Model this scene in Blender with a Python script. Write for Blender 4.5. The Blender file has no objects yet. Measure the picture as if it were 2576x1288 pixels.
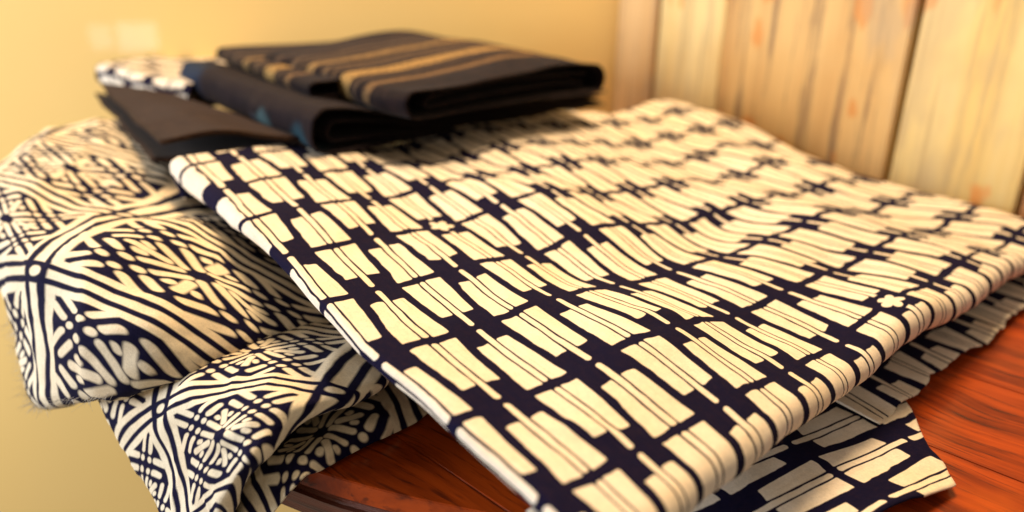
import bpy, bmesh, math, random
import numpy as np
from mathutils import Vector, Matrix, noise

random.seed(7)
scene = bpy.context.scene
COL = scene.collection
TABLE_Z = 0.90                      # table top height, metres
CAM_Z = TABLE_Z + 0.206
PITCH, ROLL, FPX = math.radians(21), math.radians(1.2), 740.0

# ------------------------------------------------------------------ camera
_p, _r = PITCH, ROLL
R0 = np.array([[1, 0, 0], [0, -math.sin(_p), math.cos(_p)], [0, -math.cos(_p), -math.sin(_p)]])
RZ = np.array([[math.cos(_r), math.sin(_r), 0], [-math.sin(_r), math.cos(_r), 0], [0, 0, 1]])
RC = R0 @ RZ                        # camera (x right, y down, z forward) -> world
CAM = np.array([0, 0, CAM_Z])
cam_data = bpy.data.cameras.new('camera')
cam = bpy.data.objects.new('camera', cam_data)
COL.objects.link(cam)
rot = Matrix([[RC[r][0], -RC[r][1], -RC[r][2]] for r in range(3)])
cam.matrix_world = Matrix.Translation((0, 0, CAM_Z)) @ rot.to_4x4()
cam_data.sensor_width = 36
cam_data.lens = FPX / 1024 * 36
cam_data.clip_start = 0.01
cam_data.clip_end = 50
cam_data.dof.use_dof = True
cam_data.dof.focus_distance = 0.335
cam_data.dof.aperture_fstop = 3.8
scene.camera = cam

# ------------------------------------------------------------------ world, lamps, exposure
world = bpy.data.worlds.new('World')
scene.world = world
world.use_nodes = True
bgn = world.node_tree.nodes['Background']
bgn.inputs[0].default_value = (1.0, 0.82, 0.62, 1)
bgn.inputs[1].default_value = 0.29


def area_lamp(name, loc, target, sx, sy, power, color):
    d = bpy.data.lights.new(name, 'AREA')
    d.shape = 'RECTANGLE'
    d.size, d.size_y, d.energy, d.color = sx, sy, power, color
    o = bpy.data.objects.new(name, d)
    COL.objects.link(o)
    o.location = loc
    o.rotation_euler = (Vector(target) - Vector(loc)).to_track_quat('-Z', 'Y').to_euler()
    return o


# warm room lamp overhead, cool daylight from the left, a small two-pane window far behind on the left
area_lamp('ceiling_lamp', (0.10, 0.72, 2.05), (0.05, 0.62, 0.9), 0.35, 0.35, 18.5, (1.0, 0.71, 0.41))
area_lamp('window_light', (-1.45, 0.05, 1.24), (-0.1, 0.42, 0.92), 0.7, 0.7, 25, (0.86, 0.91, 1.0))
area_lamp('window_pane_light', (-0.950, -1.0, 0.868), (-0.44, 0.905, 1.03), 0.125, 0.095, 0.28, (0.95, 0.96, 1.0))
area_lamp('window_pane_light', (-1.068, -1.0, 0.868), (-0.49, 0.90, 1.03), 0.068, 0.080, 0.09, (0.95, 0.96, 1.0))
scene.view_settings.view_transform = 'Standard'
scene.view_settings.look = 'None'
scene.view_settings.exposure = 0.12
scene.view_settings.gamma = 1.0
scene.view_settings.use_curve_mapping = False


# ------------------------------------------------------------------ layout helpers
def ray(px, py):
    return RC @ np.array([(px * 1024 / 2576 - 512) / FPX, (py * 512 / 1288 - 256) / FPX, 1.0])


def at(px, py, h):
    """world point at height h above the table top, on the sight line through a plan pixel"""
    d = ray(px, py)
    return CAM + d * ((h - 0.206) / d[2])


def at_y(px, py, y):
    d = ray(px, py)
    return CAM + d * (y / d[1])


def tag(o, label=None, cat=None, group=None, kind=None):
    if label: o['label'] = label
    if cat: o['category'] = cat
    if group: o['group'] = group
    if kind: o['kind'] = kind
    return o


def thing(name, label, cat, loc=(0, 0, 0), group=None):
    o = bpy.data.objects.new(name, None)
    o.empty_display_size = 0.05
    COL.objects.link(o)
    o.location = loc
    return tag(o, label, cat, group)


def link_mesh(name, me, mat, parent=None, smooth=True):
    o = bpy.data.objects.new(name, me)
    COL.objects.link(o)
    if mat: me.materials.append(mat)
    if smooth:
        me.polygons.foreach_set('use_smooth', [True] * len(me.polygons))
    if parent is not None:
        o.parent = parent
        o.matrix_parent_inverse = Matrix.Translation(parent.location).inverted()
    return o


def grid_mesh(name, P, UV, mat, parent=None, thick=0.0):
    """P: (n, m, 3) points, UV: (n, m, 2)"""
    n, m = P.shape[:2]
    idx = np.arange(n * m).reshape(n, m)
    a, b, c, d = idx[:-1, :-1], idx[1:, :-1], idx[1:, 1:], idx[:-1, 1:]
    F = np.stack([a, b, c, d], -1).reshape(-1, 4)
    me = bpy.data.meshes.new(name)
    me.from_pydata(P.reshape(-1, 3).tolist(), [], F.tolist())
    uvl = me.uv_layers.new(name='UVMap')
    uvl.data.foreach_set('uv', UV.reshape(-1, 2)[F.reshape(-1)].reshape(-1).astype(np.float32))
    me.update()
    o = link_mesh(name, me, mat, parent)
    if thick:
        md = o.modifiers.new('thickness', 'SOLIDIFY')
        md.thickness = thick
        md.offset = 0
    return o


def catmull(C, k):
    """upsample a list of points (n, d) along axis 0, k steps per span"""
    C = np.asarray(C, float)
    n = len(C)
    E = np.concatenate([[2 * C[0] - C[1]], C, [2 * C[-1] - C[-2]]])
    out = []
    for i in range(n - 1):
        p0, p1, p2, p3 = E[i], E[i + 1], E[i + 2], E[i + 3]
        for j in range(k):
            t = j / k
            out.append(0.5 * ((2 * p1) + (-p0 + p2) * t + (2 * p0 - 5 * p1 + 4 * p2 - p3) * t * t
                              + (-p0 + 3 * p1 - 3 * p2 + p3) * t ** 3))
    out.append(C[-1])
    return np.array(out)


def net(C, k):
    C = np.asarray(C, float)
    A = catmull(C, k)
    return np.swapaxes(catmull(np.swapaxes(A, 0, 1), k), 0, 1)


def fbm(x, y, z=0.0, oct=3):
    return noise.fractal(Vector((x, y, z)), 1.0, 2.0, oct)


def normals(P):
    du = np.gradient(P, axis=0)
    dv = np.gradient(P, axis=1)
    N = np.cross(du, dv)
    return N / (np.linalg.norm(N, axis=-1, keepdims=True) + 1e-12)


# ------------------------------------------------------------------ node expressions
class X:
    """a float socket with arithmetic, so that a pattern reads as a formula"""
    nt = None

    def __init__(s, v): s.v = v

    @staticmethod
    def m(op, *a, clamp=False):
        n = X.nt.nodes.new('ShaderNodeMath')
        n.operation = op
        n.use_clamp = clamp
        for i, q in enumerate(a):
            q = q.v if isinstance(q, X) else q
            if isinstance(q, (int, float)): n.inputs[i].default_value = q
            else: X.nt.links.new(q, n.inputs[i])
        return X(n.outputs[0])

    def __add__(s, o): return X.m('ADD', s, o)
    __radd__ = __add__
    def __sub__(s, o): return X.m('SUBTRACT', s, o)
    def __rsub__(s, o): return X.m('SUBTRACT', o, s)
    def __mul__(s, o): return X.m('MULTIPLY', s, o)
    __rmul__ = __mul__
    def __truediv__(s, o): return X.m('DIVIDE', s, o)
    def __neg__(s): return X.m('MULTIPLY', s, -1.0)
    def abs(s): return X.m('ABSOLUTE', s)
    def round(s): return X.m('FLOOR', s + 0.5)
    def fmod(s, p): return X.m('FLOORED_MODULO', s, p)
    def sqrt(s): return X.m('SQRT', s)
    def max(s, o): return X.m('MAXIMUM', s, o)
    def min(s, o): return X.m('MINIMUM', s, o)
    def smax(s, o, k): return X.m('SMOOTH_MAX', s, o, k)
    def step(s, lo, hi):
        n = X.nt.nodes.new('ShaderNodeMapRange')
        n.interpolation_type = 'SMOOTHSTEP'
        X.nt.links.new(s.v, n.inputs[0])
        n.inputs[1].default_value, n.inputs[2].default_value = lo, hi
        return X(n.outputs[0])


def hyp(a, b): return (a * a + b * b).sqrt()


def capsule(x, y, x0, y0, x1, y1, r):
    dx, dy = x1 - x0, y1 - y0
    L2 = dx * dx + dy * dy or 1e-9
    t = X.m('MULTIPLY', (x - x0) * (dx / L2) + (y - y0) * (dy / L2), 1.0, clamp=True)
    return hyp(x - x0 - t * dx, y - y0 - t * dy) - r


def new_mat(name):
    m = bpy.data.materials.new(name)
    m.use_nodes = True
    nt = m.node_tree
    X.nt = nt
    return m, nt, nt.nodes['Principled BSDF']


def node(nt, t, **kw):
    n = nt.nodes.new(t)
    for k, v in kw.items():
        setattr(n, k, v)
    return n


def tex_noise(nt, vec, scale, detail=3, rough=0.5, out=0):
    n = nt.nodes.new('ShaderNodeTexNoise')
    n.inputs['Scale'].default_value = scale
    n.inputs['Detail'].default_value = detail
    n.inputs['Roughness'].default_value = rough
    if vec is not None: nt.links.new(vec, n.inputs['Vector'])
    return n.outputs[out]


def mix(nt, fac, a, b):
    n = nt.nodes.new('ShaderNodeMix')
    n.data_type = 'RGBA'
    for s, q in ((n.inputs[0], fac), (n.inputs[6], a), (n.inputs[7], b)):
        q = q.v if isinstance(q, X) else q
        if isinstance(q, (int, float)): s.default_value = q
        elif isinstance(q, (tuple, list)): s.default_value = (*q, 1)
        else: nt.links.new(q, s)
    return n.outputs[2]


def uv_xy(nt):
    tc = nt.nodes.new('ShaderNodeUVMap')
    sp = nt.nodes.new('ShaderNodeSeparateXYZ')
    nt.links.new(tc.outputs[0], sp.inputs[0])
    return tc.outputs[0], X(sp.outputs[0]), X(sp.outputs[1])


def obj_coord(nt):
    return nt.nodes.new('ShaderNodeTexCoord').outputs['Object']


def add_bump(nt, bsdf, h, strength, dist):
    b = nt.nodes.new('ShaderNodeBump')
    b.inputs['Strength'].default_value = strength
    b.inputs['Distance'].default_value = dist
    nt.links.new(h.v if isinstance(h, X) else h, b.inputs['Height'])
    nt.links.new(b.outputs[0], bsdf.inputs['Normal'])


def threads(nt, col, amount=0.10):
    oc = obj_coord(nt)
    n = X(tex_noise(nt, oc, 1300, 2, 0.7)) * 0.6 + X(tex_noise(nt, oc, 330, 3, 0.7)) * 0.6 - 0.6
    h = nt.nodes.new('ShaderNodeHueSaturation')
    nt.links.new(col, h.inputs['Color'])
    nt.links.new((n * (amount * 6) + 1.0).v, h.inputs['Value'])
    return h.outputs[0]


def cloth_finish(nt, bsdf, rough=0.9, sheen=0.015, weave=900.0):
    bsdf.inputs['Roughness'].default_value = rough
    bsdf.inputs['Specular IOR Level'].default_value = 0.06
    bsdf.inputs['Sheen Weight'].default_value = sheen
    bsdf.inputs['Sheen Roughness'].default_value = 0.5
    oc = obj_coord(nt)
    a = tex_noise(nt, oc, weave, 2, 0.6)
    b = tex_noise(nt, oc, 60, 3, 0.5)
    add_bump(nt, bsdf, X(a) * 0.35 + X(b), 0.35, 0.0012)


CREAM = (0.82, 0.73, 0.605)
NAVY = (0.0055, 0.0045, 0.024)


def mat_window_print(name, flowers=()):
    """hand printed window-pane pattern: x = column, y = half row"""
    m, nt, bs = new_mat(name)
    vec, c, r = uv_xy(nt)
    wob = X(tex_noise(nt, vec, 1.7, 2)) - 0.5
    wob2 = X(tex_noise(nt, vec, 4.5, 2)) - 0.5
    c = c + wob * 0.08 + wob2 * 0.035
    sep = nt.nodes.new('ShaderNodeSeparateColor')
    nt.links.new(tex_noise(nt, vec, 1.3, 2, out=1), sep.inputs[0])
    r = r + (X(sep.outputs[1]) - 0.5) * 0.15
    n = c.round()
    x = c - n
    v = (r - n + 1.0).fmod(2.0) - 1.0
    ax, av = x.abs(), v.abs()
    V = av * 2.09
    w = 0.472 - av * 0.135 + wob2 * 0.06
    lw = wob2 * 0.03
    pane = (ax - w).smax(0.106 + lw - ax, 0.03).smax(0.105 - V, 0.06).smax(V - 1.55 + (X(sep.outputs[2]) - 0.5) * 0.20, 0.07)
    tong = hyp(ax * 1.0, (V - 1.06).abs().max(0.89) - 0.89) - 0.060 + lw * 0.4
    ink = pane.min(tong)
    for fc, fr in flowers:
        fx, fy = c - fc, (r - fr) * 2.09
        rr = hyp(fx, fy)
        ang = X.m('ARCTAN2', fy, fx)
        lobes = X.m('ABSOLUTE', X.m('SINE', ang * 2.5 + 0.4)) * 0.16 + 0.17
        ink = ink.max(0.44 - rr).min(rr - lobes)
    fac = ink.step(-0.008, 0.012)
    # the ink has soaked in unevenly; the ground cloth is slightly mottled
    stain = X(tex_noise(nt, vec, 0.8, 4, 0.6))
    streak = nt.nodes.new('ShaderNodeMapping')
    streak.inputs['Scale'].default_value = (6.0, 0.5, 1)
    nt.links.new(vec, streak.inputs[0])
    st = X(tex_noise(nt, streak.outputs[0], 2.2, 3, 0.6))
    cream = mix(nt, stain.step(0.35, 0.75), CREAM, (0.79, 0.67, 0.50))
    cream = mix(nt, st.step(0.55, 0.8) * 0.45, cream, (0.63, 0.47, 0.27))
    navy = mix(nt, X(tex_noise(nt, vec, 9.0, 4, 0.7)).step(0.4, 0.8), NAVY, (0.012, 0.007, 0.024))
    nt.links.new(threads(nt, mix(nt, fac, cream, navy)), bs.inputs['Base Color'])
    cloth_finish(nt, bs)
    return m


def mat_diamond_print(name):
    """batik diamonds: x, y = lattice coordinates along the two families of bands"""
    m, nt, bs = new_mat(name)
    vec, p, q = uv_xy(nt)
    w1 = X(tex_noise(nt, vec, 4.0, 2)) - 0.5
    sep = nt.nodes.new('ShaderNodeSeparateColor')
    nt.links.new(tex_noise(nt, vec, 3.2, 2, out=1), sep.inputs[0])
    w2 = X(sep.outputs[1]) - 0.5
    p = p + w1 * 0.03
    q = q + w2 * 0.03
    fp = p - X.m('FLOOR', p)
    fq = q - X.m('FLOOR', q)
    dp = X.m('MINIMUM', fp, 1.0 - fp)
    dq = X.m('MINIMUM', fq, 1.0 - fq)
    d = dp.min(dq)                                   # distance to the nearest band
    # four hatched crosses, one towards each corner; folded so that one stands for all
    ca, cb = fp - 0.5, fq - 0.5
    x = ((ca + cb) * 0.7071).abs()
    y = ((ca - cb) * 0.7071).abs()
    u, v = x.max(y), x.min(y)
    h, R = 0.285, 0.0205
    uh = u - h
    S = capsule(uh.abs(), v, 0.042, 0.042, 0.042, 0.042, 0.0215)            # dots of the cross
    S = S.min(capsule(uh, v, 0.105, 0.042, 0.30, 0.042, R))               # sticks to the corner
    S = S.min(capsule(uh, v, 0.046, 0.105, 0.046, 0.30, R)).min(capsule(uh, v, -0.042, 0.105, -0.042, 0.185, R))   # sticks to both sides
    S = S.min(capsule(u, v, 0.060, 0.030, 0.185, 0.042, R * 0.85))        # sticks to the middle
    S = S.min(capsule(u, v, 0.080, 0.080, 0.165, 0.165, R))               # slanting stick between crosses
    S = S.min(capsule(u, v, 0.155, 0.098, 0.172, 0.104, R * 0.8))
    inner = S.max(0.112 - d)
    # bands: cream core stripe and cream outline between navy lines, a small dot at each crossing
    b1 = ((d - 0.0).abs() - 0.029).min((d - 0.100).abs() - 0.024)
    far = dp.max(dq)
    b1 = b1.max(0.078 - far)
    dot = hyp(dp, dq) - 0.034
    ink = b1.min(inner).min(dot)
    ink = ink + w1 * 0.008
    fac = ink.step(-0.006, 0.010)
    cream = mix(nt, X(tex_noise(nt, vec, 2.0, 4, 0.6)).step(0.35, 0.75), (0.82, 0.72, 0.53), (0.76, 0.61, 0.41))
    navy = mix(nt, X(tex_noise(nt, vec, 30.0, 4, 0.7)).step(0.4, 0.8), NAVY, (0.012, 0.010, 0.034))
    nt.links.new(threads(nt, mix(nt, fac, cream, navy)), bs.inputs['Base Color'])
    cloth_finish(nt, bs)
    return m


def mat_plain_cloth(name, c1, c2, sheen=0.2, patches=None):
    m, nt, bs = new_mat(name)
    vec, u, v = uv_xy(nt)
    mp = nt.nodes.new('ShaderNodeMapping')
    mp.inputs['Scale'].default_value = (3, 26, 1)
    nt.links.new(vec, mp.inputs[0])
    f = X(tex_noise(nt, mp.outputs[0], 3.0, 4, 0.6)).step(0.3, 0.75)
    col = mix(nt, f, c1, c2)
    if patches:
        for (pu, pv, ru, rv, cc) in patches:
            e = hyp((u - pu) / ru, (v - pv) / rv) + (X(tex_noise(nt, vec, 9.0, 3)) - 0.5) * 1.1
            col = mix(nt, 1.0 - e.step(0.55, 1.1), col, cc)
    nt.links.new(col, bs.inputs['Base Color'])
    cloth_finish(nt, bs, 0.9, sheen, 700)
    return m


def mat_striped(name, bands, dark, dark2):
    """bands: (centre, half width, colour) across v"""
    m, nt, bs = new_mat(name)
    vec, u, v = uv_xy(nt)
    v = v + (X(tex_noise(nt, vec, 3.0, 2)) - 0.5) * 0.02
    col = mix(nt, X(tex_noise(nt, vec, 25.0, 3)).step(0.35, 0.7), dark, dark2)
    fleck = X(tex_noise(nt, vec, 75.0, 2, 0.7)).step(0.50, 0.62)
    for (c, w, cc, fl) in bands:
        f = 1.0 - ((v - c).abs() - w).step(-0.006, 0.008)
        col = mix(nt, f, col, mix(nt, fleck * fl, cc, dark))
    nt.links.new(col, bs.inputs['Base Color'])
    cloth_finish(nt, bs, 0.9, 0.04, 700)
    return m


# ------------------------------------------------------------------ the setting: wall, plank panel, table
def mat_wall():
    m, nt, bs = new_mat('ochre_plaster')
    oc = obj_coord(nt)
    f = X(tex_noise(nt, oc, 1.6, 4, 0.55)).step(0.3, 0.75)
    nt.links.new(mix(nt, f, (0.82, 0.56, 0.19), (0.84, 0.59, 0.22)), bs.inputs['Base Color'])
    bs.inputs['Roughness'].default_value = 0.75
    bs.inputs['Specular IOR Level'].default_value = 0.2
    bs.inputs['Coat Weight'].default_value = 0.45
    bs.inputs['Coat Roughness'].default_value = 0.03
    add_bump(nt, bs, tex_noise(nt, oc, 40, 3, 0.5), 0.10, 0.001)
    return m


# plank panel plane: runs beside the right-hand edge of the printed cloth
A3 = np.array([0.0179, 0.0159, -0.0008])
B3 = np.array([0.0302, -0.0397, -0.0050])
O3 = np.array([-0.1888, 0.4035, -0.1222 + CAM_Z])
PD = np.array([0.605, -0.796, 0.0])                   # along the panel, towards the viewer
PN = np.array([-0.796, -0.605, 0.0])                  # out of the panel
PB = np.array([0.1787, 0.8094, 0.0]) - PN * 0.035     # a point of its face


def on_panel(px, py):
    d = ray(px, py)
    t = (PN @ (PB - CAM * [1, 1, 0])) / (PN @ d)
    return CAM + d * t


def mat_plank(name, base, streak_c, dark, orange, amount):
    m, nt, bs = new_mat(name)
    oc = obj_coord(nt)
    mp = nt.nodes.new('ShaderNodeMapping')
    mp.inputs['Scale'].default_value = (1, 1, 0.045)
    nt.links.new(oc, mp.inputs[0])
    g = X(tex_noise(nt, mp.outputs[0], 62, 6, 0.72))
    g2 = X(tex_noise(nt, mp.outputs[0], 20, 4, 0.6))
    col = mix(nt, g2.step(0.42, 0.68) * amount, base, streak_c)
    col = mix(nt, g.step(0.50, 0.62) * (0.95 * amount), col, dark)
    kn = nt.nodes.new('ShaderNodeTexVoronoi')
    kn.inputs['Scale'].default_value = 9
    mp3 = nt.nodes.new('ShaderNodeMapping')
    mp3.inputs['Scale'].default_value = (1.6, 1, 0.7)
    nt.links.new(oc, mp3.inputs[0]); nt.links.new(mp3.outputs[0], kn.inputs['Vector'])
    col = mix(nt, (1.0 - X(kn.outputs['Distance']).step(0.05, 0.13)) * 0.6, col, dark)
    mp2 = nt.nodes.new('ShaderNodeMapping')
    mp2.inputs['Scale'].default_value = (1, 1, 0.45)
    nt.links.new(oc, mp2.inputs[0])
    spots = X(tex_noise(nt, mp2.outputs[0], 27, 2, 0.5)).step(0.61, 0.66)
    col = mix(nt, spots * 0.7, col, orange)
    col = mix(nt, X(tex_noise(nt, oc, 7, 3, 0.6)).step(0.5, 0.8) * 0.4, col, (0.62, 0.34, 0.09))
    col = mix(nt, X(tex_noise(nt, mp2.outputs[0], 9, 4, 0.65)).step(0.48, 0.62) * (0.55 * amount), col, (0.47, 0.36, 0.22))
    nt.links.new(col, bs.inputs['Base Color'])
    bs.inputs['Roughness'].default_value = 0.7
    add_bump(nt, bs, g, 0.4, 0.002)
    return m


def box_mesh(name, lo, hi, bevel=0.0):
    bm = bmesh.new()
    bmesh.ops.create_cube(bm, size=1)
    for v in bm.verts:
        v.co = Vector([(lo[k] + hi[k]) / 2 + v.co[k] * (hi[k] - lo[k]) for k in range(3)])
    if bevel:
        bmesh.ops.bevel(bm, geom=bm.edges[:], offset=bevel, segments=2, affect='EDGES')
    me = bpy.data.meshes.new(name)
    bm.to_mesh(me)
    bm.free()
    return me


# panel edges measured at eye level of the picture, converted to metres along the panel
edges_px = [(1553, 60), (1650, 60), (1822, 60), (2298, 60), (2566, 470), (3000, 470)]
ss = [float(PD @ (on_panel(*e) - np.array([PB[0], PB[1], 0]))) for e in edges_px]
CORNER = PB + PD * ss[0]
panel = thing('plank_panel', 'panel of pale weathered vertical planks with orange paint flecks beside the printed cloth',
              'panel', (CORNER[0], CORNER[1], TABLE_Z - 0.25))
panel.rotation_euler = (0, 0, math.atan2(PD[1], PD[0]))
plank_mats = [
    mat_plank('plank_pinkish', (0.76, 0.50, 0.22), (0.62, 0.36, 0.13), (0.36, 0.22, 0.11), (0.72, 0.26, 0.05), 0.9),
    mat_plank('plank_cream', (0.86, 0.70, 0.34), (0.80, 0.58, 0.22), (0.50, 0.38, 0.19), (0.82, 0.30, 0.05), 0.7),
    mat_plank('plank_brown', (0.74, 0.50, 0.20), (0.54, 0.30, 0.10), (0.27, 0.17, 0.085), (0.68, 0.26, 0.05), 1.0),
    mat_plank('plank_pale', (0.86, 0.69, 0.30), (0.80, 0.55, 0.16), (0.54, 0.40, 0.18), (0.86, 0.29, 0.04), 0.7),
    mat_plank('plank_rust', (0.52, 0.25, 0.09), (0.40, 0.18, 0.06), (0.30, 0.12, 0.04), (0.58, 0.22, 0.05), 0.8)]
gaps = [0.0005, 0.004, 0.001, 0.0055, 0.004]
for j in range(5):
    s0, s1 = ss[j] - ss[0], ss[j + 1] - ss[0]
    me = box_mesh('plank', (s0 + gaps[j], 0.001 * (j % 2), 0), (s1 - 0.0005, 0.018 + 0.002 * ((j * 7) % 3), 0.9), 0.0015)
    o = bpy.data.objects.new('plank', me)
    COL.objects.link(o)
    me.materials.append(plank_mats[j])
    o.parent = panel
bk = box_mesh('backing_board', (0.001, 0.020, 0.002), (ss[5] - ss[0] - 0.001, 0.030, 0.898))
m_, nt_, bs_ = new_mat('backing_olive')
bs_.inputs['Base Color'].default_value = (0.10, 0.08, 0.045, 1)
bs_.inputs['Roughness'].default_value = 0.8
bo = bpy.data.objects.new('backing_board', bk)
COL.objects.link(bo); bk.materials.append(m_); bo.parent = panel

# yellow wall behind, reaching from floor to above the frame
wd = np.array([-0.995, -0.10, 0.0])
w0 = CORNER + np.array([0.35, 0.035 + 0.02, 0])
w1 = w0 + wd * 2.6
wm = bpy.data.meshes.new('wall')
wt = np.array([0.0, 0.08, 0])
vs = []
for zz in (0.0, 2.2):
    for q in (w0, w1, w1 + wt, w0 + wt):
        vs.append((q[0], q[1], zz))
wm.from_pydata(vs, [], [(0, 1, 5, 4), (1, 2, 6, 5), (2, 3, 7, 6), (3, 0, 4, 7), (4, 5, 6, 7), (3, 2, 1, 0)])
wall = link_mesh('wall', wm, mat_wall(), None, False)
tag(wall, 'smooth ochre yellow plastered wall behind the cloths', 'wall', kind='structure')


# ------------------------------------------------------------------ table
def mat_table():
    m, nt, bs = new_mat('red_brown_lacquered_wood')
    oc = obj_coord(nt)
    mp = nt.nodes.new('ShaderNodeMapping')
    rotm = nt.nodes.new('ShaderNodeMapping')
    rotm.inputs['Rotation'].default_value = (0, 0, math.radians(44))
    nt.links.new(oc, rotm.inputs[0])
    mp.inputs['Scale'].default_value = (0.8, 9.0, 4.0)
    nt.links.new(rotm.outputs[0], mp.inputs[0])
    warp = tex_noise(nt, oc, 5, 3, 0.5)
    va = nt.nodes.new('ShaderNodeVectorMath'); va.operation = 'MULTIPLY_ADD'
    cmb = nt.nodes.new('ShaderNodeCombineXYZ')
    nt.links.new(warp, cmb.inputs[1])
    va.inputs[1].default_value = (0, 0.5, 0)
    nt.links.new(cmb.outputs[0], va.inputs[0]); nt.links.new(mp.outputs[0], va.inputs[2])
    g = X(tex_noise(nt, va.outputs[0], 9, 5, 0.6))
    g2 = X(tex_noise(nt, va.outputs[0], 40, 3, 0.6))
    col = mix(nt, g.step(0.30, 0.70), (0.48, 0.070, 0.007), (0.15, 0.017, 0.003))
    col = mix(nt, g2.step(0.50, 0.70) * 0.75, col, (0.030, 0.007, 0.005))
    col = mix(nt, X(tex_noise(nt, oc, 14, 3, 0.6)).step(0.55, 0.8) * 0.5, col, (0.60, 0.12, 0.010))
    nt.links.new(col, bs.inputs['Base Color'])
    rr = g2 * 0.18 + 0.12
    nt.links.new(rr.v, bs.inputs['Roughness'])
    bs.inputs['Specular IOR Level'].default_value = 0.35
    add_bump(nt, bs, g2, 0.25, 0.001)
    return m


def mat_rim():
    m, nt, bs = new_mat('worn_wood_edge')
    oc = obj_coord(nt)
    mp = nt.nodes.new('ShaderNodeMapping')
    mp.inputs['Scale'].default_value = (4, 4, 60)
    nt.links.new(oc, mp.inputs[0])
    g = X(tex_noise(nt, mp.outputs[0], 3.0, 5, 0.65))
    g2 = X(tex_noise(nt, oc, 9, 4, 0.6))
    col = mix(nt, g.step(0.35, 0.65), (0.20, 0.045, 0.018), (0.07, 0.030, 0.022))
    col = mix(nt, g2.step(0.5, 0.7) * 0.6, col, (0.12, 0.085, 0.07))
    nt.links.new(col, bs.inputs['Base Color'])
    bs.inputs['Roughness'].default_value = 0.5
    add_bump(nt, bs, g, 0.6, 0.003)
    return m


TC = np.array([0.074, 0.636])
TR = 0.400
table = thing('table', 'round-edged red brown lacquered wooden table under the folded cloths', 'table', (TC[0], TC[1], 0))
m_top, m_rim = mat_table(), mat_rim()


def clip_poly(poly, p, n):
    """keep the part where (q - p).n >= 0"""
    out = []
    for k in range(len(poly)):
        a, b = poly[k], poly[(k + 1) % len(poly)]
        da, db = (a - p) @ n, (b - p) @ n
        if da >= 0: out.append(a)
        if da * db < 0: out.append(a + (b - a) * (da / (da - db)))
    return out


tan_a = math.atan2(-0.965, -0.26)                 # where the straight front edge meets the rounded end
tan_p = TC + TR * np.array([math.cos(tan_a), math.sin(tan_a)])
disc = [TC + TR * np.array([math.cos(a), math.sin(a)]) for a in np.linspace(tan_a, -math.pi, 60)]
disc = [tan_p + np.array([0.965, -0.26]) * 0.75, np.array([0.95, 1.3]), np.array([-0.42, 1.3]), np.array([-0.42, 0.95])] + disc[::-1]
disc = clip_poly(disc, PB[:2] + PN[:2] * 0.004, PN[:2])
disc = clip_poly(disc, np.array([w0[0], w0[1] - 0.03]), np.array([0.10, -0.995]))


def slab_mesh(name, poly, z0, z1, bevel):
    bm = bmesh.new()
    lo = [bm.verts.new((p[0], p[1], z0)) for p in poly]
    f = bm.faces.new(lo)
    r = bmesh.ops.extrude_face_region(bm, geom=[f])
    for v in r['geom']:
        if isinstance(v, bmesh.types.BMVert): v.co.z = z1
    bmesh.ops.recalc_face_normals(bm, faces=bm.faces[:])
    if bevel:
        es = [e for e in bm.edges if abs(e.verts[0].co.z - z1) < 1e-6 and abs(e.verts[1].co.z - z1) < 1e-6]
        bmesh.ops.bevel(bm, geom=es, offset=bevel, segments=3, affect='EDGES')
    me = bpy.data.meshes.new(name)
    bm.to_mesh(me)
    bm.free()
    return me


# boards of the top, running away to the right, with fine joints
bd = np.array([0.72, -0.69])                      # board direction
bn = np.array([0.69, 0.72])
bw = 0.088
offs = np.arange(-10, 11) * bw + 0.018
for k in range(len(offs) - 1):
    b0, b1 = offs[k] + 0.00015, offs[k + 1] - 0.00015
    pl = clip_poly(disc, TC + bn * b0, bn)
    if len(pl) < 3: continue
    pl = clip_poly(pl, TC + bn * b1, -bn)
    if len(pl) < 3: continue
    # drop near-duplicate points
    q = [pl[0]]
    for a in pl[1:]:
        if np.linalg.norm(a - q[-1]) > 1e-4: q.append(a)
    if np.linalg.norm(q[0] - q[-1]) < 1e-4: q.pop()
    if len(q) < 3: continue
    me = slab_mesh('board', q, TABLE_Z - 0.010, TABLE_Z, 0.0005)
    o = link_mesh('board', me, m_top, table, False)
ring_in = [TC + (np.array(p) - TC) * 0.996 for p in disc]
rim_me = slab_mesh('rim', [TC + (np.array(p) - TC) * 1.004 for p in disc], TABLE_Z - 0.034, TABLE_Z - 0.0102, 0.004)
for v in rim_me.vertices:                         # worn, uneven edge that leans in below
    d = np.array([v.co.x, v.co.y]) - TC
    r = float(np.hypot(*d))
    low = (TABLE_Z - 0.0102 - v.co.z) / 0.024
    a = math.atan2(d[1], d[0])
    k = 1 - 0.022 * low * low + 0.0025 * fbm(a * 9, low * 2.0, 3.0)
    v.co.x, v.co.y = TC[0] + d[0] * k, TC[1] + d[1] * k
o = link_mesh('rim', rim_me, m_rim, table, False)
# pedestal and foot below
prof = [(0.20, 0.0), (0.20, 0.03), (0.06, 0.07), (0.045, 0.12), (0.045, 0.75), (0.09, 0.82), (0.16, TABLE_Z - 0.0345)]
na = 40
Pp = np.array([[(TC[0] + r * math.cos(a), TC[1] + r * math.sin(a), z) for a in np.linspace(0, 2 * math.pi, na)] for r, z in prof])
grid_mesh('pedestal', Pp, np.zeros(Pp.shape[:2] + (2,)), m_rim, table)

# ------------------------------------------------------------------ the big printed cloth in front
m_print = mat_window_print('window_pane_print', [(5.0, 2.0), (11.0, 6.0), (16.0, 1.0)])
IR, KB, KF, IL = 22.4, -1.35, 6.12, 0.90
AL, BL = np.linalg.norm(A3), np.linalg.norm(B3)
AD, BD = A3 / AL, B3 / BL
UPN = np.cross(AD, BD); UPN = UPN if UPN[2] > 0 else -UPN
UPN = UPN / np.linalg.norm(UPN)


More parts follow.
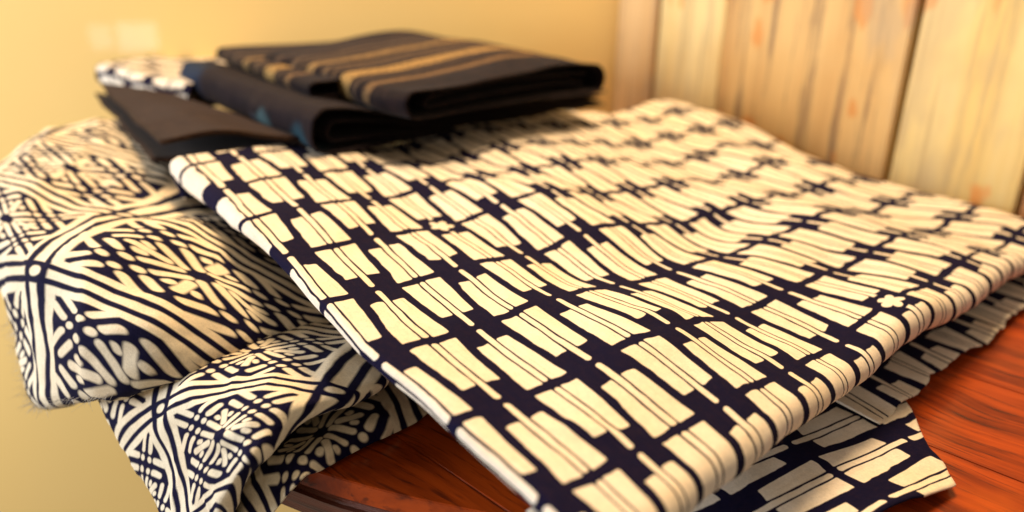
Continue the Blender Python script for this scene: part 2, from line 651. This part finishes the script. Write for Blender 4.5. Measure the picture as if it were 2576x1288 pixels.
def ripple(i, k):
    """height of the folds and waves of the cloth, metres"""
    z = 0.0030 * math.sin(0.62 * i + 0.9 * k + 0.6) * min(1, max(0, (i - 1.5) / 3))
    z += 0.0022 * math.sin(1.15 * i - 1.1 * k + 1.0) * min(1, max(0, (i - 2) / 4))
    z += 0.0030 * fbm(i * 0.16, k * 0.45, 3.1)
    z += 0.0021 * fbm(i * 0.55, k * 0.9, 9.7) * min(1, max(0, (i - 1) / 5))
    # the long soft crease that crosses the cloth
    c = k - (3.85 - 0.055 * (i - 7))
    if 4 < i < 17:
        w = math.sin((i - 4) / 13 * math.pi)
        z += -0.0035 * w * math.exp(-(c / 0.45) ** 2) + 0.0035 * w * math.exp(-((c - 0.9) / 0.55) ** 2)
    for (ci, ck, si, sk, amp, wd) in ((2.6, 5.55, 1.0, 0.35, 0.0011, 0.10), (6.5, 4.9, 1.6, 0.3, 0.0010, 0.12), (12.5, 3.1, 2.2, -0.25, 0.0016, 0.15),
                                      (3.4, 2.3, 1.2, 0.25, 0.0009, 0.11), (16.0, 4.6, 2.0, 0.2, 0.0012, 0.14)):
        t = (i - ci) / si
        if abs(t) < 1:
            z += amp * math.cos(t * math.pi / 2) ** 2 * math.exp(-((k - ck - t * sk) / wd) ** 2)
    # raised rear edge where the dark pile lies on it, hump near the far corner
    z += 0.006 * math.exp(-(((i - 19) / 4.5) ** 2 + ((k + 0.6) / 1.2) ** 2))
    z -= 0.005 * math.exp(-(((i - 6.0) / 2.5) ** 2 + ((k + 1.2) / 0.7) ** 2))
    return z


def col_warp(i, k):
    t = min(1, max(0, (k - 3.6) / 2.2))
    t = t * t * (3 - 2 * t)
    return i * (1.02 * (1 - t) + 0.92 * t)


def print_drift(i, k):
    """the hand print drifts a little over the cloth"""
    c = min(1.0, max(-1.0, (i - 8) / 8)); r = min(1.1, max(-1.1, (k - 3.5) / 2.5))
    t = (1, c, r, c * c, c * r, r * r, c * c * r, c * r * r, r ** 3)
    du = sum(a * b for a, b in zip(t, (-0.246, -0.623, -0.274, -0.577, 0.732, 0.045, 0.904, 0.058, 0.056)))
    dv = sum(a * b for a, b in zip(t, (0.068, 0.095, 0.193, 0.12, -0.052, -0.198, -0.309, 0.013, -0.146)))
    return du, dv


def edge_profile(s, r, tuck):
    """arc length s past a fold of radius r -> (outward, drop); goes round half a turn and back inwards"""
    if s <= 0: return 0.0, 0.0
    th = s / r
    if th < math.pi: return r * math.sin(th), r * (1 - math.cos(th))
    return -(s - math.pi * r) * tuck * 0.95, 2 * r + 0.28 * (s - math.pi * r)


def printed_sheet(il, ir, kb, kf, rl, rf, rr, rb, lower=0.0, ui=0.0, uk=0.0, ni=230, nk=150, ext=0.022, seed=0.0):
    def axis(lo, hi, rlo, rhi, unit, n):
        a = np.linspace(lo, hi, n)
        e0 = (math.pi * rlo + ext) / unit
        e1 = (math.pi * rhi + ext) / unit
        pre = lo - np.linspace(e0, 0, 22, endpoint=False)
        post = hi + np.linspace(e1, 0, 22, endpoint=False)[::-1]
        return np.concatenate([pre, a, post])
    I = axis(il, ir, rl, rr, AL, ni)
    K = axis(kb, kf, rb, rf, BL, nk)
    P = np.zeros((len(I), len(K), 3))
    UV = np.zeros((len(I), len(K), 2))
    for a, i in enumerate(I):
        ic = min(max(i, il), ir)
        if i < il: oi, di = edge_profile((il - i) * AL, rl, 1); oi = -oi
        else: oi, di = edge_profile((i - ir) * AL, rr, 1)
        for b, k in enumerate(K):
            kc = min(max(k, kb), kf)
            if k < kb: ok, dk = edge_profile((kb - k) * BL, rb, 1); ok = -ok
            else: ok, dk = edge_profile((k - kf) * BL, rf, 1)
            if i < il and rl < 0.004:                 # fuller fold towards the back corner
                full = 1 + 1.9 * min(1.0, max(0.0, (1.6 - kc) / 2.4))
                oi, di = edge_profile((il - i) * AL * full, rl * full, 1); oi = -oi
            # slight irregularity of the fold line itself
            ok += 0.0022 * fbm(ic * 0.3, seed, 5.5) * (1 if k > kf - 0.3 else 0)
            oj = oi + 0.0016 * fbm(kc * 0.8, seed + 4, 1.5) * (1 if i < il + 0.2 else 0)
            wave = ripple(ic, kc)
            side = max(0.0, di, dk)
            side_n = 0.0012 * fbm(i * 0.7, k * 0.8, 7.0 + seed) * min(1.0, side / 0.006)
            P[a, b] = (O3 + A3 * ic + B3 * kc + AD * oj + BD * (ok + side_n)
                       + UPN * (wave * (1 - 0.5 * min(1, side / 0.02)) - max(di, dk) - lower))
            if kc > 4.0:                                # the front fold runs a little askew
                P[a, b] += B3 * (0.22 * min(1.0, max(0.0, (9 - ic) / 8)) * ((kc - 4.0) / 2.12) ** 2)
            if kc > 3.8:                                # the left edge swings inwards towards the front
                P[a, b] += A3 * (0.16 * (kc - 3.8) * max(0.0, 1 - max(0.0, i - il) / 2.5))
            du, dv = print_drift(ic, kc)
            UV[a, b] = (col_warp(i, k) - du + ui, k - dv + uk)
    return P, UV


cloth = thing('printed_cloth', 'large folded cotton cloth printed with cream window panes on navy, lying in front',
              'cloth', (0.1, 0.35, TABLE_Z))
P, UV = printed_sheet(IL, IR, KB, KF, 0.0030, 0.0078, 0.008, 0.007)
grid_mesh('upper_fold', P, UV, m_print, cloth, 0.0010)
P, UV = printed_sheet(IL + 0.45, IR - 0.2, KB + 0.1, KF - 0.30, 0.0025, 0.004, 0.005, 0.005, lower=0.0105, ui=0.5, uk=0.7, ni=120, nk=90, ext=0.02, seed=3.0)
grid_mesh('lower_fold', P, UV, m_print, cloth, 0.0010)


# the flap of the lowest layer, its corner out on the table
def z7(x, y): return ((1800 + .4659 * x) * .8944, (840 + .4659 * y) * .8944)
HF = 0.004
fc, fcol, frow = (at(*z7(*p), HF)[:2] for p in ((1180, 1060), (900, 890), (1615, 845)))
MI = np.linalg.inv(np.array([fcol - fc, frow - fc]).T)
T0, K0, B0 = (at(*z7(*p), HF)[:2] for p in ((1590, 560), (1905, 1132), (1560, 1290)))
du = (T0 - K0); dv = (B0 - K0)
nu, nv = 60, 90
P = np.zeros((nu, nv, 3)); UV = np.zeros((nu, nv, 2))
for a in range(nu):
    for b in range(nv):
        s, t = a / (nu - 1) * 1.75, b / (nv - 1) * 4.6
        q = K0 + du * s + dv * t
        q = q + 0.0018 * np.array([fbm(s * 3, 1.0), fbm(t * 1.4, 2.0)])
        edge = min(s * 0.08, t * 0.036)
        z = HF + 0.0022 * fbm(q[0] * 14, q[1] * 14, 2.0) + 0.0045 * math.exp(-(s / 0.10) ** 2) * (0.5 + 0.5 * math.sin(t * 1.3)) \
            - 0.002 * math.exp(-(edge / 0.01) ** 2)
        P[a, b] = (q[0], q[1], TABLE_Z + max(0.0012, z))
        UV[a, b] = MI @ (q - fc)
grid_mesh('corner_flap', P, UV, m_print, cloth, 0.0010)

# gathered selvedge of the layer between, showing under the front fold
ni_, nk_ = 330, 26
P = np.zeros((ni_, nk_, 3)); UV = np.zeros((ni_, nk_, 2))
for a in range(ni_):
    i = 9.8 + a / (ni_ - 1) * 13.8
    for b in range(nk_):
        t = b / (nk_ - 1)
        outw = 0.012 + 0.0015 * max(0, i - 14) / 4 + 0.005 * fbm(i * 0.35, 4.0) + 0.002 * fbm(i * 1.6, 8.0)
        base = O3 + A3 * i + B3 * KF + BD * (-0.05 + t * (0.05 + outw))
        ru = (0.5 + 0.5 * math.sin(i * 3.6 + 1.2 * math.sin(i * 1.1))) * 0.0030 * max(0, (t - 0.55) / 0.45) ** 1.3
        zz = TABLE_Z + 0.0065 + 0.003 * (1 - t) + ru - 0.003 * t * t
        P[a, b] = (base[0], base[1], zz)
        UV[a, b] = (i * 0.85 + 0.3, t * 1.35 + 4.2)
grid_mesh('gathered_edge', P, UV, m_print, cloth, 0.0009)

# ------------------------------------------------------------------ the diamond batik on the left
m_dia = mat_diamond_print('diamond_batik_print')
batik = thing('batik_cloth', 'crumpled folded cloth with navy and cream diamond batik print hanging over the table edge',
              'cloth', (-0.25, 0.45, TABLE_Z))


def over_table(q, margin):
    d = np.asarray(q)[:2] - TC
    return float(np.hypot(*d)) < TR + margin


def layer_points(rows, rest=0.008):
    """cloth either lies on the table or hangs clear of its edge"""
    out = []
    for row in rows:
        line = []
        for (px, py, h) in row:
            while h < rest and over_table(at(px, py, h), 0.012):
                h += 0.001
            line.append(at(px, py, h))
        out.append(line)
    return np.array(out)


def clear_table(P, rest=0.0035):
    for a in range(P.shape[0]):
        for b in range(P.shape[1]):
            q = P[a, b]
            d = q[:2] - TC
            r = float(np.hypot(*d))
            if q[2] < TABLE_Z + rest and r < TR + 0.006 and q[2] > TABLE_Z - 0.06:
                if r < TR - 0.012:
                    q[2] = TABLE_Z + rest
                else:
                    q[:2] = TC + d / r * (TR + 0.006)
    return P


def flat_uv(P):
    """coordinates on the mean plane of the layer, let out by the extra length of steep parts"""
    Q = P.reshape(-1, 3)
    c = Q.mean(0)
    _, _, Vt = np.linalg.svd(Q - c, full_matrices=False)
    W = np.stack([(P - c) @ Vt[0], (P - c) @ Vt[1]], -1)
    G = W.copy()
    for ax in (0, 1):
        d3 = np.linalg.norm(np.diff(P, axis=ax), axis=-1).mean(1 - ax)
        d2 = np.diff(W, axis=ax).mean(1 - ax)
        l2 = np.linalg.norm(d2, axis=-1)
        ref = d2.mean(0) / np.linalg.norm(d2.mean(0))
        extra = np.maximum(d3 - l2 * np.sign(d2 @ ref), 0)
        cum = np.concatenate([[0], np.cumsum(extra)])
        cum -= cum[len(cum) // 2]
        add = cum[:, None] * ref[None]
        G += add[:, None] if ax == 0 else add[None]
    return G[..., 0], G[..., 1]


def print_uv(P, marks):
    """affine print coordinates: marks = [((px, py), (p, q)), ...] fitted on the flattened cloth"""
    U, V = flat_uv(P)
    C = (P.reshape(-1, 3) - CAM) @ RC
    sx = (C[:, 0] / C[:, 2] * FPX + 512) * 2576 / 1024
    sy = (C[:, 1] / C[:, 2] * FPX + 256) * 1288 / 512
    rows, rhs = [], []
    for (px, py), pq in marks:
        k = int(np.argmin((sx - px) ** 2 + (sy - py) ** 2))
        rows.append([U.flat[k], V.flat[k], 1]); rhs.append(pq)
    T, *_ = np.linalg.lstsq(np.array(rows), np.array(rhs, float), rcond=None)
    return np.stack([U, V, np.ones_like(U)], -1) @ T


def wrinkle(P, amp, sc, seed):
    N = normals(P)
    for a in range(P.shape[0]):
        for b in range(P.shape[1]):
            q = P[a, b]
            w = amp * fbm(q[0] * sc, q[1] * sc, q[2] * sc + seed) + amp * 0.4 * fbm(q[0] * sc * 3, q[1] * sc * 3, q[2] * sc * 3 + seed)
            r = 1 - abs(fbm(q[0] * sc * 1.3 + 7, q[1] * sc * 0.7, q[2] * sc + seed * 2, 2))
            P[a, b] = q + N[a, b] * (w + amp * 1.1 * (r ** 4 - 0.4))
    return P


A_rows = [
 [(-30,450,.062),(40,378,.072),(110,336,.078),(190,309,.080),(270,300,.082),(360,312,.080),(450,330,.074)],
 [(-40,540,.052),(50,470,.068),(140,430,.074),(240,405,.077),(340,400,.077),(440,415,.072),(540,440,.058)],
 [(-30,640,.036),(40,575,.058),(140,530,.063),(260,510,.064),(380,505,.063),(490,510,.058),(620,535,.048)],
 [(0,712,.022),(66,675,.052),(165,635,.065),(290,600,.070),(430,575,.069),(560,575,.061),(710,610,.048)],
 [(28,790,.008),(92,765,.040),(195,738,.056),(330,712,.061),(480,685,.060),(620,660,.054),(770,680,.042)],
 [(52,865,-.006),(110,850,.028),(212,835,.046),(350,806,.053),(505,772,.053),(650,735,.048),(800,735,.038)],
 [(70,945,-.020),(120,935,.012),(222,915,.031),(362,882,.041),(530,842,.042),(680,795,.041),(820,775,.035)],
 [(84,1010,-.030),(135,1003,-.003),(242,983,.017),(382,940,.029),(552,888,.033),(690,840,.034),(840,800,.032)],
]
Pa = layer_points(A_rows)
back = Pa[0] + np.array([0.0, 0.030, -0.028])
under1 = Pa[-1] + np.array([0.005, 0.008, -0.008])
under2 = Pa[-1] + np.array([0.018, 0.040, -0.010])
Pa = np.concatenate([back[None], Pa, under1[None], under2[None]])
left = Pa[:, 0] + np.array([0.020, 0.014, -0.014])
left[-3:] = Pa[-3:, 0] + np.array([0.012, 0.012, -0.004])
Pa = np.concatenate([left[:, None], Pa], 1)
Pa = net(Pa, 12)
UVa = print_uv(Pa, [((217, 760), (0, 0)), ((456, 579), (1, 0)), ((590, 885), (0, 1)), ((729, 703), (1, 1)), ((129, 527), (1, -1)), ((327, 497), (1.5, -.5))])
Pa = clear_table(wrinkle(Pa, 0.0022, 16, 1.0))
grid_mesh('top_fold', Pa, UVa, m_dia, batik, 0.0012)

B_rows = [
 [(250,960,.004),(400,900,.014),(560,840,.018),(720,780,.022),(880,780,.022)],
 [(268,1025,-.006),(415,960,.018),(560,905,.028),(720,848,.034),(900,838,.032)],
 [(288,1070,-.013),(430,1005,.018),(590,960,.031),(760,915,.038),(965,930,.034)],
 [(312,1120,-.022),(430,1070,.010),(560,1025,.027),(700,985,.037),(860,995,.034)],
 [(342,1185,-.030),(440,1140,-.002),(530,1100,.017),(620,1060,.031),(725,1045,.032)],
 [(372,1240,-.036),(450,1205,-.014),(520,1165,.004),(585,1130,.018),(650,1125,.024)],
 [(405,1305,-.044),(450,1280,-.028),(500,1250,-.012),(550,1215,.002),(590,1205,.010)],
 [(430,1360,-.050),(470,1340,-.035),(510,1315,-.025),(540,1290,-.014),(555,1280,-.008)],
]
Pb = layer_points(B_rows)
back = Pb[0] + np.array([0.0, 0.03, -0.004])
u1 = Pb[-1] + np.array([0.004, 0.008, -0.010])
u2 = Pb[-1] + np.array([0.006, 0.022, -0.012])
Pb = np.concatenate([back[None], Pb, u1[None], u2[None]])
left = Pb[:, 0] + np.array([0.012, 0.010, -0.014])
r1 = Pb[:, -1] + np.array([0.001, 0.006, -0.009])
r2 = Pb[:, -1] + np.array([-0.016, 0.024, -0.016])
Pb = np.concatenate([left[:, None], Pb, r1[:, None], r2[:, None]], 1)
Pb = net(Pb, 14)
UVb = print_uv(Pb, [((406, 1009), (0, 0)), ((849, 968), (0, 1)), ((640, 870), (.75, .4)), ((560, 1110), (-.5, .5))])
Pb = clear_table(wrinkle(Pb, 0.0020, 20, 5.0))
grid_mesh('middle_fold', Pb, UVb, m_dia, batik, 0.0012)

C_rows = [
 [(900,880,.004),(960,920,.010),(1030,960,.009),(1100,1010,.004)],
 [(830,950,.002),(905,988,.011),(980,1030,.010),(1047,1062,.002)],
 [(745,1000,-.002),(815,1040,.009),(885,1085,.010),(942,1112,.002)],
 [(675,1040,-.010),(735,1090,.003),(790,1140,.009),(842,1166,.002)],
 [(610,1110,-.022),(675,1145,-.006),(715,1178,.004),(747,1214,.001)],
 [(560,1180,-.032),(620,1215,-.016),(660,1248,-.008),(698,1275,-.010)],
 [(500,1270,-.045),(570,1290,-.030),(620,1315,-.022),(655,1340,-.026)],
]
Pc = layer_points(C_rows, 0.003)
Pc = net(Pc, 14)
UVc = print_uv(Pc, [((747, 1170), (.327, .327)), ((904, 1097), (.327, .673)), ((730, 1100), (.60, .327)), ((868, 1040), (.60, .673))])
Pc = clear_table(wrinkle(Pc, 0.0020, 24, 9.0), 0.002)
grid_mesh('bottom_fold', Pc, UVc, m_dia, batik, 0.0012)


# ------------------------------------------------------------------ dark folded cloths behind
def folded(name, O, U, V, spans, h, mat, parent, wave=0.003, thick=0.0014, nseg=26, nv=50, uvs=(1, 1), seed=0.0, lift=None, flip=False, close=False, V1=None):
    """a cloth folded back and forth: spans = [(u0, u1), ...] from the bottom layer up; V runs along the folds"""
    prof = []
    for j, (a, b) in enumerate(spans):
        if flip: a, b = b, a                     # first fold on the near (u = 0) side
        us = np.linspace(a, b, nseg) if j % 2 == 0 else np.linspace(b, a, nseg)
        prof += [(u, j * h, 0) for u in us]
        if j < len(spans) - 1:
            far = (j % 2 == 0) != flip
            end = us[-1]; nxt = spans[j + 1][1] if far else spans[j + 1][0]
            sg = 1 if far else -1
            for t in np.linspace(0, math.pi, 11)[1:-1]:
                f = t / math.pi
                prof.append((end + (nxt - end) * f, j * h + h * (1 - math.cos(t)) / 2, sg * h / 2 * math.sin(t)))
    if close:                                    # the top layer also turns down at its far end
        u_, z_, _ = prof[-1]
        for t in np.linspace(0, math.pi, 11)[1:]:
            prof.append((u_, z_ * (1 + math.cos(t)) / 2, z_ / 2 * math.sin(t)))
        prof += [(u, 0.0006, 0) for u in np.linspace(u_ - 0.01, u_ - 0.12, 5)]
    U, V, O = np.array(U), np.array(V), np.array(O)
    UD = U / np.linalg.norm(U)
    UL = np.linalg.norm(U)
    P = np.zeros((len(prof), nv, 3)); UV = np.zeros((len(prof), nv, 2))
    s = 0.0
    for a, (u, z, bulge) in enumerate(prof):
        if a: s += math.hypot((u - prof[a - 1][0]) * UL + bulge - prof[a - 1][2], z - prof[a - 1][1])
        for b in range(nv):
            v = b / (nv - 1)
            q = O + U * u + (V if V1 is None else V * (1 - u) + np.array(V1) * u) * v + UD * bulge
            w = wave * fbm(q[0] * 7, q[1] * 7, z * 12 + seed) * min(1, z / h + 0.2)
            q = q + UD * 0.004 * fbm(v * 3, z * 40, seed + 2)
            q = q + V * (0.012 * fbm(u * 2, z * 60, seed + 6))
            if lift: w += lift(u, v, z)
            P[a, b] = q + np.array([0, 0, z + w])
            UV[a, b] = (s * uvs[0] / UL, v * uvs[1])
    return grid_mesh(name, P, UV, mat, parent, thick)


# dark cloth with teal marks, lying along the back edge of the printed cloth
fl = at(828, 386, 0.086); bl = at(492, 222, 0.092); fr = at(1522, 262, 0.074)
bl = np.array([bl[0], bl[1], fl[2] + 0.002])
Uv = fr - fl; Vv = bl - fl
m_teal = mat_plain_cloth('dark_cloth_teal', (0.008, 0.006, 0.009), (0.019, 0.012, 0.014), 0.03,
                         [(1.02, 0.27, 0.05, 0.060, (0.05, 0.09, 0.10)), (1.02, 0.36, 0.035, 0.04, (0.04, 0.05, 0.07)),
                          (1.01, 0.08, 0.06, 0.07, (0.012, 0.04, 0.06)), (1.03, 0.95, 0.14, 0.20, (0.013, 0.024, 0.048))])
teal = thing('dark_cloth', 'dark brown folded cloth with faint teal marks along its fold, under the striped cloth', 'cloth', tuple(fl))
folded('fold', fl, Uv, Vv, [(0.0, 1.0), (0.0, 1.0)], 0.030, m_teal, teal, 0.002, uvs=(1, 1), seed=1.0, flip=True,
       lift=lambda u, v, z: -z / 0.030 * 0.015 * min(1, max(0, u / 0.22)) ** 1.5)

folded('inner_fold', fl + Uv * 0.02 + Vv * 0.01 + np.array([0, 0, 0.007]), Uv * 0.96, Vv * 0.97, [(0.0, 1.0), (0.0, 1.0)], 0.014, m_teal, teal, 0.001, uvs=(0.5, 1), seed=41.0, flip=True,
       lift=lambda u, v, z: -(0.004 + z / 0.014 * 0.008) * min(1, max(0, u / 0.22)) ** 1.5)

# striped cloth on top of it
bands = [(0.205, 0.020, (0.15, 0.088, 0.04), 0.8), (0.285, 0.008, (0.08, 0.05, 0.03), 0.5), (0.365, 0.040, (0.32, 0.20, 0.07), 1.0),
         (0.455, 0.008, (0.09, 0.055, 0.03), 0.5), (0.51, 0.016, (0.12, 0.075, 0.04), 0.8), (0.61, 0.026, (0.24, 0.15, 0.06), 1.0),
         (0.68, 0.008, (0.08, 0.05, 0.03), 0.5), (0.74, 0.016, (0.10, 0.065, 0.04), 0.8), (0.86, 0.016, (0.08, 0.05, 0.033), 0.8)]
m_str = mat_striped('dark_striped_cloth', bands, (0.006, 0.004, 0.006), (0.016, 0.009, 0.010))
HT = 0.109
g1 = at(1052, 300, HT); g2 = at(690, 190, HT); g3 = at(1518, 236, HT - 0.004)
Ug = g3 - g1; Ug[2] = 0; Vg = g2 - g1; Vg[2] = 0.0
stri = thing('striped_cloth', 'dark folded cloth with tan and gold stripes, topmost of the pile', 'cloth', tuple(g1))
k1 = at(800, 246, HT + 0.004); k2 = at(560, 146, HT + 0.006)
Vk = k2 - k1; Vk[2] = 0
folded('lower_fold', k1, Ug * 0.9, Vk, [(0.0, 0.8), (0.0, 0.8)], 0.012, m_str, stri, 0.002, seed=17.0, flip=True)
folded('upper_fold', g1, Ug, Vg, [(0.0, 0.90), (0.0, 0.95)], 0.020, m_str, stri, 0.004, seed=7.0, flip=True, close=True,
       lift=lambda u, v, z: 0.013 * math.sin(min(1, max(0, u)) ** 1.6 * 2.9) * (0.35 + 0.65 * v) * (0.3 + z / 0.023))
folded('inner_fold', g1 + Ug * 0.06 + np.array([0, 0, 0.006]) + Vg * 0.02, Ug * 0.84, Vg * 0.96, [(0.0, 0.98), (0.02, 1.0)], 0.008, m_str, stri, 0.003, seed=27.0, flip=True,
       lift=lambda u, v, z: 0.010 * math.sin(min(1, max(0, u)) * 2.6) * (0.35 + 0.65 * v))

# plain brown cloth to the left
e1 = at(382, 404, 0.084); e2 = at(238, 226, 0.092); e3 = at(760, 412, 0.076); e4 = at(440, 285, 0.080)
Ve = e2 - e1; Ue = e3 - e1
Ve[2] = 0.004; Ue[2] = 0; Vf = e4 - e3; Vf[2] = 0.002
m_brown = mat_plain_cloth('brown_cloth', (0.015, 0.007, 0.0045), (0.040, 0.021, 0.012), 0.05)
brown = thing('brown_cloth', 'plain dark brown cloth folded in two, on top of the diamond batik', 'cloth', tuple(e1))
folded('fold', e1, Ue, Ve, [(0.0, 1.0), (0.07, 1.0)], 0.010, m_brown, brown, 0.002, thick=0.003, seed=3.0, V1=Vf,
       lift=lambda u, v, z: (0.007 * z / 0.010 * math.exp(-((u - 0.45) / 0.3) ** 2) * (1 - v)))

# cream printed cloth at the very back of the pile
h1 = at(500, 275, 0.080); h2 = at(264, 200, 0.086); h3 = at(760, 200, 0.086)
Vh = h2 - h1; Vh[2] = 0; Uh = h3 - h1; Uh[2] = 0
m_back = mat_window_print('cream_print_back')
creamc = thing('cream_printed_cloth', 'cream cloth with scattered navy marks, tucked behind the dark cloths', 'cloth', tuple(h1))
folded('fold', h1, Uh, Vh, [(0.0, 0.8), (0.0, 0.8)], 0.024, m_back, creamc, 0.003, uvs=(7, 5), seed=11.0, flip=True)

# ------------------------------------------------------------------ frayed fibres along raw edges
m_fz, nt_, bs_ = new_mat('loose_thread')
bs_.inputs['Base Color'].default_value = (0.70, 0.64, 0.55, 1)
bs_.inputs['Roughness'].default_value = 0.9
m_fd, nt_, bs_ = new_mat('loose_thread_dark')
bs_.inputs['Base Color'].default_value = (0.03, 0.02, 0.035, 1)
bs_.inputs['Roughness'].default_value = 0.9


def fray(name, roots, outward, mat, parent, length, n_per, rnd):
    """thin curved strands; each a narrow three-sided tapering blade"""
    V, F = [], []
    for q in roots:
        for _ in range(n_per):
            d = np.array(outward) + rnd * np.array([random.gauss(0, 1), random.gauss(0, 1), random.gauss(0, 0.7)])
            d /= np.linalg.norm(d)
            L = length * random.uniform(0.35, 1.2)
            side = np.cross(d, [0, 0, 1.0]); side /= np.linalg.norm(side) + 1e-9
            up = np.cross(side, d)
            p = np.array(q) + np.array([random.gauss(0, 0.0006) for _ in range(3)])
            bend = np.array([random.gauss(0, 0.3), random.gauss(0, 0.3), random.gauss(-0.15, 0.3)])
            b0 = len(V)
            for s_, w in ((0, 0.00011), (0.35, 0.0001), (0.7, 0.00008), (1.0, 0.00003)):
                c = p + d * L * s_ + bend * L * s_ * s_
                for ang in (0, 2.094, 4.189):
                    V.append(tuple(c + w * (math.cos(ang) * side + math.sin(ang) * up)))
            for a in range(3):
                for e in range(3):
                    F.append((b0 + a * 3 + e, b0 + a * 3 + (e + 1) % 3, b0 + a * 3 + 3 + (e + 1) % 3, b0 + a * 3 + 3 + e))
    me = bpy.data.meshes.new(name)
    me.from_pydata(V, [], F)
    o = link_mesh(name, me, mat, parent)
    o['kind'] = 'stuff'
    return o


PU, _ = printed_sheet(IL, IR, KB, KF, 0.0030, 0.0095, 0.008, 0.007, ni=3, nk=150)
edge = [PU[8, b] for b in range(90, 172)]
fray('frayed_threads', edge, (-0.6, -0.5, -0.5), m_fd, cloth, 0.0045, 4, 0.35)
edge = [Pa[a, 12] for a in range(60, Pa.shape[0] - 22, 1)]
fray('frayed_threads', edge, (-0.9, -0.2, -0.1), m_fz, batik, 0.0065, 3, 0.45)
edge = [Pa[Pa.shape[0] - 22, b] for b in range(10, 40)]
fray('frayed_threads', edge, (-0.6, -0.5, -0.4), m_fz, batik, 0.006, 3, 0.45)
